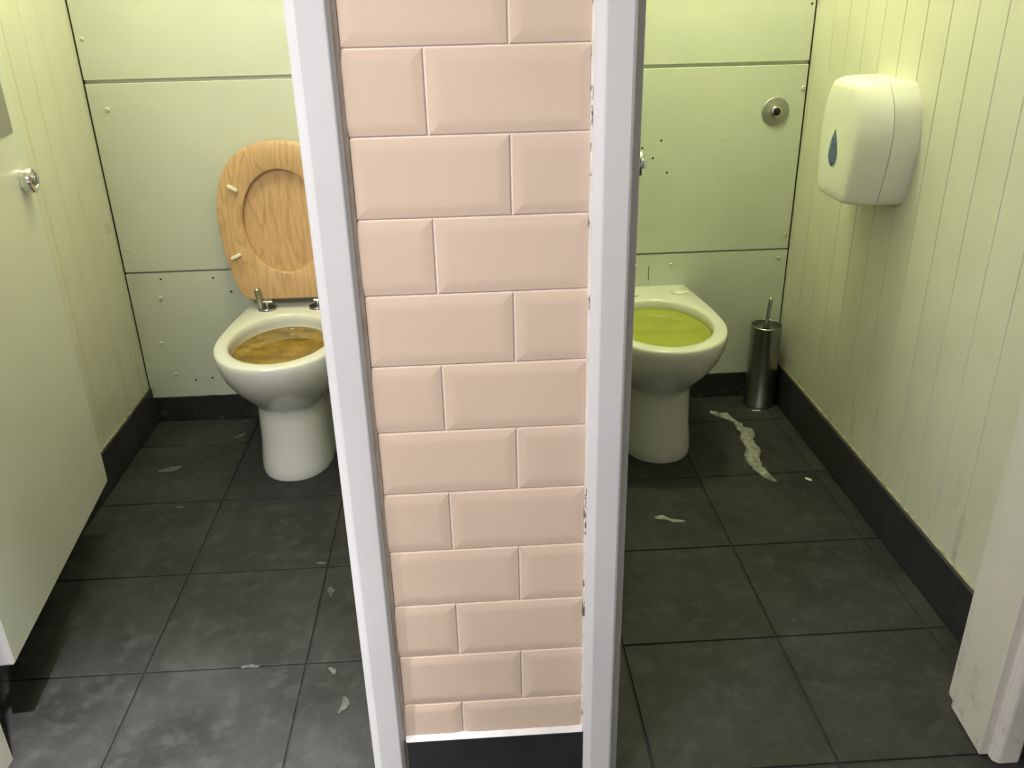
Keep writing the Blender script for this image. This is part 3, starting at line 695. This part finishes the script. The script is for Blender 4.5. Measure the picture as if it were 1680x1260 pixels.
# ------------------------------------------------------------------ toilet brush
BX, BY = 1.100, 1.448
bh = empty('brush_holder', (BX, BY, 0), 'tall steel cylinder brush holder in the corner of the right cubicle', 'brush holder')
lathe('canister', M['steel'], [(0.0485, 0), (0.0500, 0.002), (0.0500, 0.010), (0.0480, 0.013), (0.0480, 0.271), (0.0490, 0.273), (0.0490, 0.279), (0.0478, 0.280), (0.0462, 0.279), (0.0455, 0.270), (0.0455, 0.02), (0.0, 0.02)], (BX, BY, 0), n=48, parent=bh)
lathe('collar', M['chrome_dull'], [(0.0452, 0), (0.0452, 0.0015), (0.012, 0.0035), (0.011, 0.001), (0.011, 0.0)], (BX, BY, 0.2640), n=40, parent=bh)
tb = empty('toilet_brush', (BX, BY, 0.025), 'toilet brush with slim steel handle standing in the steel holder', 'toilet brush')
bm = bmesh.new(); b_tube(bm, [(BX-0.006, BY, 0.12), (BX-0.001, BY+0.002, 0.268), (BX+0.006, BY+0.004, 0.360), (BX+0.0066, BY+0.0042, 0.366), (BX+0.007, BY+0.0044, 0.3685)], [0.0062, 0.0062, 0.0062, 0.005, 0.002], 16)
finish('handle', bm, M['chrome_dull'], tb, smooth=True)
bm = bmesh.new()
prof = []
for k in range(10):
    z = 0.028 + 0.0102*k; prof += [(0.032 if k % 2 else 0.028, z)]
b_lathe(bm, [(0.005, 0.025)] + prof + [(0.006, 0.125)], (BX-0.004, BY, 0), (0, 0, 1), 28)
finish('bristle_head', bm, M['bristle'], tb)

# ------------------------------------------------------------------ tissue on the floor
def ribbon(name, path, widths, label, cat_, m, group=None, lift=0.006, nseg=60, na=10, seed=1):
    P_ = [Vector((x, y, 0)) for x, y in path]
    c = cat([(p.x, p.y) for p in P_], max(2, nseg//(len(path)-1)))
    n = len(c); bm = bmesh.new(); top = []; bot = []
    for k in range(n):
        t = (c[min(k+1, n-1)] - c[max(k-1, 0)]).normalized(); s = Vector((-t.y, t.x))
        f = k/(n-1)*(len(widths)-1); i = min(int(f), len(widths)-2); wv = widths[i] + (widths[i+1]-widths[i])*(f-i)
        rt, rb = [], []
        for j in range(na+1):
            q = j/na*2-1
            ed = 1 + 0.25*mnoise.noise(Vector((k*0.35, q*2, seed)))
            p = c[k] + s*(wv*q*0.5*ed)
            h = 0.0010 + lift*max(0, 0.35 + mnoise.noise(Vector((p.x*70, p.y*45, seed*3.1))))*(1-abs(q)**4*0.6)
            rt.append((p.x, p.y, h+0.0006)); rb.append((p.x, p.y, 0.0003))
        top.append(rt + rb[::-1])
    b_loft(bm, top)
    return setp(finish(name, bm, m, None, smooth=True, angle=60), label, cat_, group)
ribbon('toilet_tissue', [(0.925, 1.395), (0.960, 1.365), (0.985, 1.318), (0.990, 1.275), (1.003, 1.250), (0.985, 1.200), (0.985, 1.140), (0.966, 1.090), (0.965, 1.035), (0.975, 0.990), (0.992, 0.955)],
       [0.016, 0.030, 0.016, 0.024, 0.040, 0.042, 0.036, 0.046, 0.042, 0.030, 0.026, 0.008], 'long twisted strip of damp toilet tissue on the right cubicle floor', 'tissue', M['paper_wet'], lift=0.012, nseg=110, na=12, seed=2)
ribbon('toilet_tissue', [(0.618, 0.808), (0.640, 0.803), (0.660, 0.789), (0.692, 0.783)], [0.010, 0.018, 0.010, 0.012, 0.006], 'short white shred of tissue in the middle of the right cubicle floor', 'tissue', M['paper_wet'], lift=0.004, nseg=24, na=6, seed=5)
ribbon('paper_scrap', [(1.080, 0.965), (1.088, 0.957), (1.093, 0.950)], [0.006, 0.011, 0.002], 'tiny bright white paper scrap beside the right skirting', 'paper scrap', M['paper'], lift=0.004, nseg=8, na=4, seed=9)
ribbon('paper_scrap', [(1.062, 1.398), (1.075, 1.394), (1.089, 1.392)], [0.003, 0.006, 0.002], 'sliver of paper at the foot of the brush holder', 'paper scrap', M['paper'], lift=0.003, nseg=8, na=4, seed=12)
for k, (pth, wid, lab) in enumerate([
    ([(-0.607, 1.372), (-0.590, 1.380), (-0.577, 1.398)], [0.010, 0.020, 0.008], 'damp paper scrap beside the left toilet pedestal'),
    ([(-0.612, 1.482), (-0.596, 1.484), (-0.582, 1.482)], [0.003, 0.006, 0.002], 'thin paper scrap close to the left back skirting'),
    ([(-0.785, 1.180), (-0.762, 1.182), (-0.742, 1.190), (-0.722, 1.200)], [0.006, 0.022, 0.030, 0.010], 'flattened paper scrap next to the left wall skirting'),
    ([(-0.672, 0.972), (-0.660, 0.974), (-0.650, 0.970)], [0.004, 0.010, 0.004], 'small crumb of paper, middle row of the left cubicle floor'),
    ([(-0.205, 0.585), (-0.197, 0.572), (-0.194, 0.550)], [0.008, 0.016, 0.006], 'torn paper scrap on the floor left of the tiled pier'),
    ([(-0.352, 0.332), (-0.334, 0.336), (-0.314, 0.332)], [0.004, 0.010, 0.003], 'worn paper sliver lying along a floor joint'),
    ([(-0.250, 0.685), (-0.235, 0.683), (-0.222, 0.682)], [0.003, 0.009, 0.003], 'paper crumb where two floor joints cross near the pier'),
    ([(-0.168, 0.316), (-0.158, 0.308), (-0.155, 0.296)], [0.006, 0.012, 0.004], 'pale trodden paper spot near the pier foot'),
    ([(-0.128, 0.232), (-0.122, 0.212), (-0.134, 0.190)], [0.006, 0.016, 0.005], 'pale trodden paper patch, nearest the camera by the pier'),
    ]):
    ribbon('paper_scrap', pth, wid, lab, 'paper scrap', M['trodden'], 'trodden paper scraps on the left cubicle floor', lift=0.0015, nseg=12, na=6, seed=20+k)

# ------------------------------------------------------------------ ceiling lights
for kind, lab, (x, y, z), s, pw, col in LAMPS:
    root = empty('ceiling_light', (x, y, z), lab, 'light', 'ceiling lights')
    ld = None
    if kind == 'panel':
        box('frame', M['gloss_white'], x-s/2-0.02, x+s/2+0.02, y-s/2-0.02, y+s/2+0.02, z-0.030, ZC, 0.002, root)
        box('diffuser', emis('panel_diffuser', col, 2.0), x-s/2, x+s/2, y-s/2, y+s/2, z-0.034, z-0.0305, 0, root)
        ld = bpy.data.lights.new('lamp', 'AREA'); ld.shape = 'SQUARE'; ld.size = s; dz = -0.040
    elif kind == 'spot':
        lathe('bezel', M['chrome_dull'], [(0.048, 0), (0.048, -0.004), (0.040, -0.007), (0.034, -0.004), (0.030, 0)], (x, y, ZC), n=32, parent=root)
        lathe('lens', emis('spot_lens', col, 8.0), [(0.031, 0), (0.030, -0.002), (0.0, -0.003)], (x, y, ZC-0.0005), n=24, parent=root)
        ld = bpy.data.lights.new('lamp', 'SPOT'); ld.spot_size = math.radians(44); ld.spot_blend = 1.0; ld.shadow_soft_size = 0.02; dz = 0.0
    else:
        lathe('base', M['gloss_white'], [(0.055, 0), (0.055, -0.022), (0.045, -0.036), (0, -0.036)], (x, y, ZC), n=32, parent=root)
        prof = [(s*math.sin(math.pi*k/14), -s*math.cos(math.pi*k/14)) for k in range(15)]
        lathe('globe', emis('globe_glass', col, pw), prof, (x, y, z), n=24, parent=root)
    if ld:
        ld.energy = pw; ld.color = col
        lo = bpy.data.objects.new('lamp', ld); C.objects.link(lo); lo.parent = root; lo.location = (0, 0, dz)
